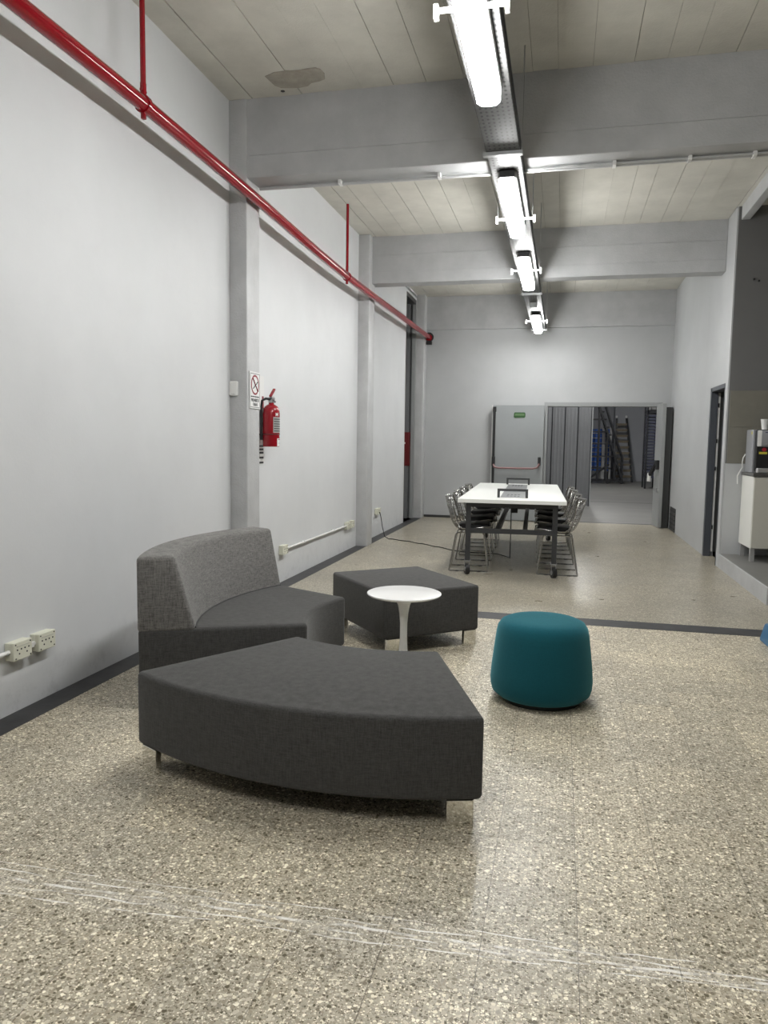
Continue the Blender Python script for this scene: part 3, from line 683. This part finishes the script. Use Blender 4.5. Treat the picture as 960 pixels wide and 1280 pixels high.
# ------------------------------------------------------------------ wall fittings on the left
def outlet(y0, y1, z0, z1, label, depth=.055, sockets=True, lidm='cream_p'):
    o = empty('wall_outlet', (XL, (y0+y1)/2, (z0+z1)/2), 0, label, 'outlet', 'surface outlet boxes on the left wall'); hy, hz = (y1-y0)/2, (z1-z0)/2
    MB().box(0, depth*.55, -hy, hy, -hz, hz, .004).build('back_box', 'cream_p', o); MB().box(depth*.55, depth, -hy-.002, hy+.002, -hz-.002, hz+.002, .005).build('cover', lidm, o)
    if sockets:
        for c_ in (-hy*.42, hy*.42):
            for dy, dz in ((-.014, .008), (.014, .008), (0, -.014)): MB().disc((depth+.0006, c_+dy, dz), .0045, (1, 0, 0), .002, 8).build('pin_hole', 'ink', o)
        for a in (-1, 1):
            for b in (-1, 1): MB().disc((depth+.0006, a*(hy-.012), b*(hz-.010)), .004, (1, 0, 0), .002, 8).build('screw', 'ink', o)
        MB().box(depth, depth+.002, -hy+.02, hy-.02, hz-.022, hz-.018).build('cover_line', 'cab_d', o)
    return o
outlet(3.13, 3.26, .285, .375, 'cream double outlet box nearest the left edge of the view')
outlet(3.315, 3.445, .285, .375, 'cream double outlet box next to the leftmost one')
def conduit(name, y0, y1, z, label, x=.025):
    o = empty(name, (XL, (y0+y1)/2, z), 0, label, 'conduit'); h = (y1-y0)/2
    MB().tube([(x, -h, 0), (x, h, 0)], .0115, 12).build('conduit_pipe', 'white_p', o, 60)
    n = max(1, int(h*2/.8))
    for i in range(n): y = -h+(i+.5)*2*h/n; MB().box(0, x+.013, y-.012, y+.012, -.014, .014).build('clip', 'white_p', o)
conduit('wall_conduit', 0.5, 3.13, .33, 'white conduit feeding the outlet at the left edge'); conduit('wall_conduit', 3.26, 3.315, .33, 'short white conduit stub between the two near outlets')
outlet(6.86, 6.99, .285, .375, 'cream outlet box peeking out beside the sofa backrest', .05)
outlet(9.14, 9.26, .285, .375, 'cream outlet box at the far end of the wall conduit', .05); outlet(9.34, 9.46, .285, .375, 'last cream outlet box close to the middle column', .05)
conduit('wall_conduit', 6.99, 9.14, .33, 'long white wall conduit between sofa and middle column')
outlet(10.74, 10.92, .33, .42, 'small cream outlet with plugged cord past the middle column', .05)
# motion sensor on column side
ms_ = empty('wall_sensor', (-2.635, 5.778, 1.82), 0, 'small white sensor box on the near side of the nearest column', 'sensor')
MB().box(-.038, .038, -.035, 0, -.06, .06, .012, 3).build('housing', 'white_p', ms_, 40); MB().box(-.015, .015, -.0365, -.035, -.045, -.042).build('slot', 'label_grey', ms_)
# no smoking sign on column front
ns = empty('no_smoking_sign', (-2.516, 5.912, 1.815), 0, 'white no smoking sign on the front of the nearest column', 'sign')
MB().box(0, .004, -.108, .108, -.152, .152).build('board', 'white', ns)
bd = MB()
for (a, b, c_, d) in ((-.095, .095, .134, .138), (-.095, .095, -.142, -.138), (-.097, -.094, -.14, .137), (.094, .097, -.14, .137)): bd.box(.004, .0048, a, b, c_, d)
bd.build('border_line', 'ink', ns)
rg = MB(); rg.tube([(.005, .075*math.cos(i*math.pi/18), .045+.075*math.sin(i*math.pi/18)) for i in range(36)], .0085, 6, closed=True)
for v in rg.b.verts: v.co.x = .004+min(.0012, max(0, v.co.x-.004)*.2)
rg.build('ring', 'sign_red', ns); MB().bar((.005, -.052, .098), (.005, .052, -.008), .0012, .014, math.pi/2).build('slash', 'sign_red', ns)
MB().bar((.0046, .052, .075), (.0046, -.045, .012), .0012, .014, math.pi/2).build('cigarette', 'ink', ns)
for i in range(6): MB().box(.004, .0048, -.085+i*.029, -.062+i*.029, -.058, -.048).build('small_print', 'ink', ns)
text_mesh('lettering', 'PROHIBIDO', .038, 'ink', ns, frame_mat((.0046, 0, -.083), (0, 1, 0), (0, 0, 1)), .0006, .82); text_mesh('lettering', 'FUMAR', .038, 'ink', ns, frame_mat((.0046, 0, -.118), (0, 1, 0), (0, 0, 1)), .0006, .82)
# backing placard and extinguisher
pc = empty('extinguisher_placard', (XL, 6.40, 1.58), 0, 'white placard strip on the wall behind the fire extinguisher', 'sign')
MB().box(0, .004, -.08, .08, -.40, .40).build('board', 'white', pc); MB().box(.004, .005, .03, .07, .10, .22).build('red_mark', 'sign_red', pc)
for z in (-.39, -.345, -.30, -.27, -.24): MB().box(.004, .005, -.06, .065, z, z+.018).build('print_line', 'ink', pc)
ex = empty('fire_extinguisher', (-2.566, 6.405, 1.345), 0, 'red fire extinguisher hanging on the left wall past the nearest column', 'extinguisher')
MB().lathe([(0, .0), (.070, 0), (.076, .008), (.077, .02), (.077, .30), (.072, .335), (.058, .36), (.035, .376), (.024, .382), (.024, .40), (0, .40)], 32).build('cylinder', 'ext_red', ex, 50)
MB().lathe([(0, .395), (.026, .395), (.026, .42), (.018, .425), (.018, .445), (0, .445)], 16).build('valve', 'steel', ex, 50)
hd = MB(); hd.bar((-.0, -.02, .45), (.0, .075, .52), .022, .014); hd.build('carry_lever', 'ext_red', ex); MB().bar((0, -.02, .435), (0, .085, .405), .022, .012).build('squeeze_handle', 'black', ex)
MB().disc((.022, .0, .425), .018, (1, 0, 0), .02, 12).build('gauge', 'steel', ex)
hs = MB(); hs.tube([(0, -.02, .425), (-.03, -.055, .428), (-.062, -.062, .41), (-.072, -.062, .34), (-.073, -.060, .22), (-.073, -.058, .06)], [.011]*5+[.014], 10); hs.build('hose', 'black', ex, 60); MB().box(-.085, -.055, -.075, -.045, .10, .115).build('hose_clip', 'black', ex)
def wrap(a0, a1, z0, z1, m, name, rr=.0778):
    b = MB(); n = 10; V = [[b.b.verts.new((rr*math.cos(a0+(a1-a0)*i/n), rr*math.sin(a0+(a1-a0)*i/n), z)) for z in (z0, z1)] for i in range(n+1)]
    for A, B in zip(V, V[1:]): b.b.faces.new((A[0], B[0], B[1], A[1]))
    return b.build(name, m, ex, 60)
rad = math.radians
wrap(rad(-55), rad(35), .125, .265, 'label_grey', 'instruction_label')
for i in range(6): wrap(rad(-50), rad(28), .137+i*.021, .145+i*.021, 'ink', 'label_line', .0782)
wrap(rad(-25), rad(40), .005, .075, 'white', 'inspection_tag'); wrap(rad(-18), rad(34), .062, .068, 'sign_red', 'tag_line', .0782); wrap(rad(-18), rad(34), .03, .034, 'label_grey', 'tag_line', .0782)
wrap(rad(2), rad(30), .082, .118, 'white', 'round_seal'); MB().lathe([(.0779, .105), (.0785, .108), (.0785, .114), (.0779, .117)], 32).build('cylinder_band', 'red_dark', ex)
a_ = rad(-28); text_mesh('lettering', 'M', .042, 'white', ex, frame_mat((.0785*math.cos(a_), .0785*math.sin(a_), .287), (-math.sin(a_), math.cos(a_), 0), (0, 0, 1)), .001)
MB().box(-.097, -.07, -.03, .03, .18, .34).build('wall_bracket', 'steel', ex)

# ------------------------------------------------------------------ kitchen nook
kb = empty('base_cabinet', (2.02, 8.78, .163), 0, 'white cabinet with ivory doors on metal legs in the kitchen nook', 'cabinet')
CW, CD, Z0, Z1 = 1.3, .54, .145, .925
MB().box(0, CW, 0, CD, Z0, Z1).build('body', 'cab', kb)
for i in range(2):
    dr = MB().box(.006+i*.65, .644+i*.65, -.018, -.001, Z0+.004, Z1-.012, .002).build('door', 'cab_d', kb); MB().box(.56+i*.65-(0 if i == 0 else .5), .575+i*.65-(0 if i == 0 else .5), -.04, -.018, .62, .78).build('handle', 'steel', dr)
for x in (.03, CW-.03):
    for y in (.03, CD-.05): MB().box(x-.022, x+.022, y-.022, y+.022, 0, Z0).build('leg', 'alu', kb)
ctp = MB().box(2.01, 2.02+CW+.01, 8.755, 9.34, .163+Z1, .163+Z1+.035, .003).build('counter_top', 'counter'); tag(ctp, 'dark stone worktop on the white nook cabinet', 'worktop')
cz = .163+Z1+.036
cm = empty('coffee_machine', (2.022, 8.87, cz), 0, 'grey and black coffee machine on the dark worktop', 'machine')
MB().box(0, .46, .06, .36, 0, .47, .008).build('body', 'silver', cm); MB().box(.02, .46, 0, .06, .02, .47, .012).build('front_panel', 'black', cm)
dp = MB().box(.025, .45, -.028, 0, .285, .465, .02, 3).build('display_panel', 'silver', cm, 40); MB().box(.028, .068, -.031, -.026, .29, .46, .002).build('edge_trim', 'white', dp)
for z, a, b in ((.435, .10, .14), (.405, .13, .22), (.385, .13, .22), (.365, .13, .22), (.34, .13, .22)): MB().box(a, b, -.0295, -.027, z, z+.008).build('button', 'ink_blue', dp)
MB().disc((.115, -.029, .315), .009, (0, 1, 0), .003, 12).build('button', 'steel', dp)
MB().disc((.105, -.001, .255), .022, (0, 1, 0), .004, 14).build('logo', 'logo_red', cm); MB().box(.055, .135, -.003, 0, .205, .23).build('yellow_label', 'yellow', cm)
MB().box(.03, .45, -.06, .0, .0, .055, .012).build('drip_tray', 'alu', cm); MB().box(-.002, 0, .10, .13, .42, .45).build('energy_sticker', 'yellow', cm)
cpz = cz+.471
cu = empty('paper_cup', (2.155, 9.02, cpz), 0, 'white paper cup standing on top of the coffee machine', 'cup')
MB().lathe([(0, .002), (.030, 0), (.042, .105), (.045, .108), (.045, .115), (.041, .115), (.029, .006), (0, .006)], 24).build('cup_wall', 'white_p', cu, 50)
MB().tube([(2.015, 9.20, cz+.20), (1.995, 9.21, cz+.16), (1.99, 9.22, cz+.11), (2.0, 9.24, cz+.05), (1.985, 9.25, cz+.02), (1.955, 9.26, cz-.05), (1.96, 9.26, cz-.14)], .006, 6).build('machine_cord', 'white_p'); tag(bpy.data.objects['machine_cord'], 'white cord dangling behind the coffee machine', 'cord')
# blue item on the floor at the right edge
bs = empty('blue_tub', (1.715, 5.66, 0), math.radians(2), 'blue plastic tub on the floor at the right edge of the view', 'tub')
b = MB(); b.prism([(-.235, -.19), (.235, -.19), (.235, .19), (-.235, .19)], 0, .135, .015, 3)
for v in b.b.verts:
    q = .88+.12*v.co.z/.135; v.co.x *= 2-q; v.co.y *= 2-q
b.build('tub_wall', 'blue', bs, 40); MB().box(-.20, .20, -.155, .155, .133, .142, .004).build('lid', 'blue', bs)
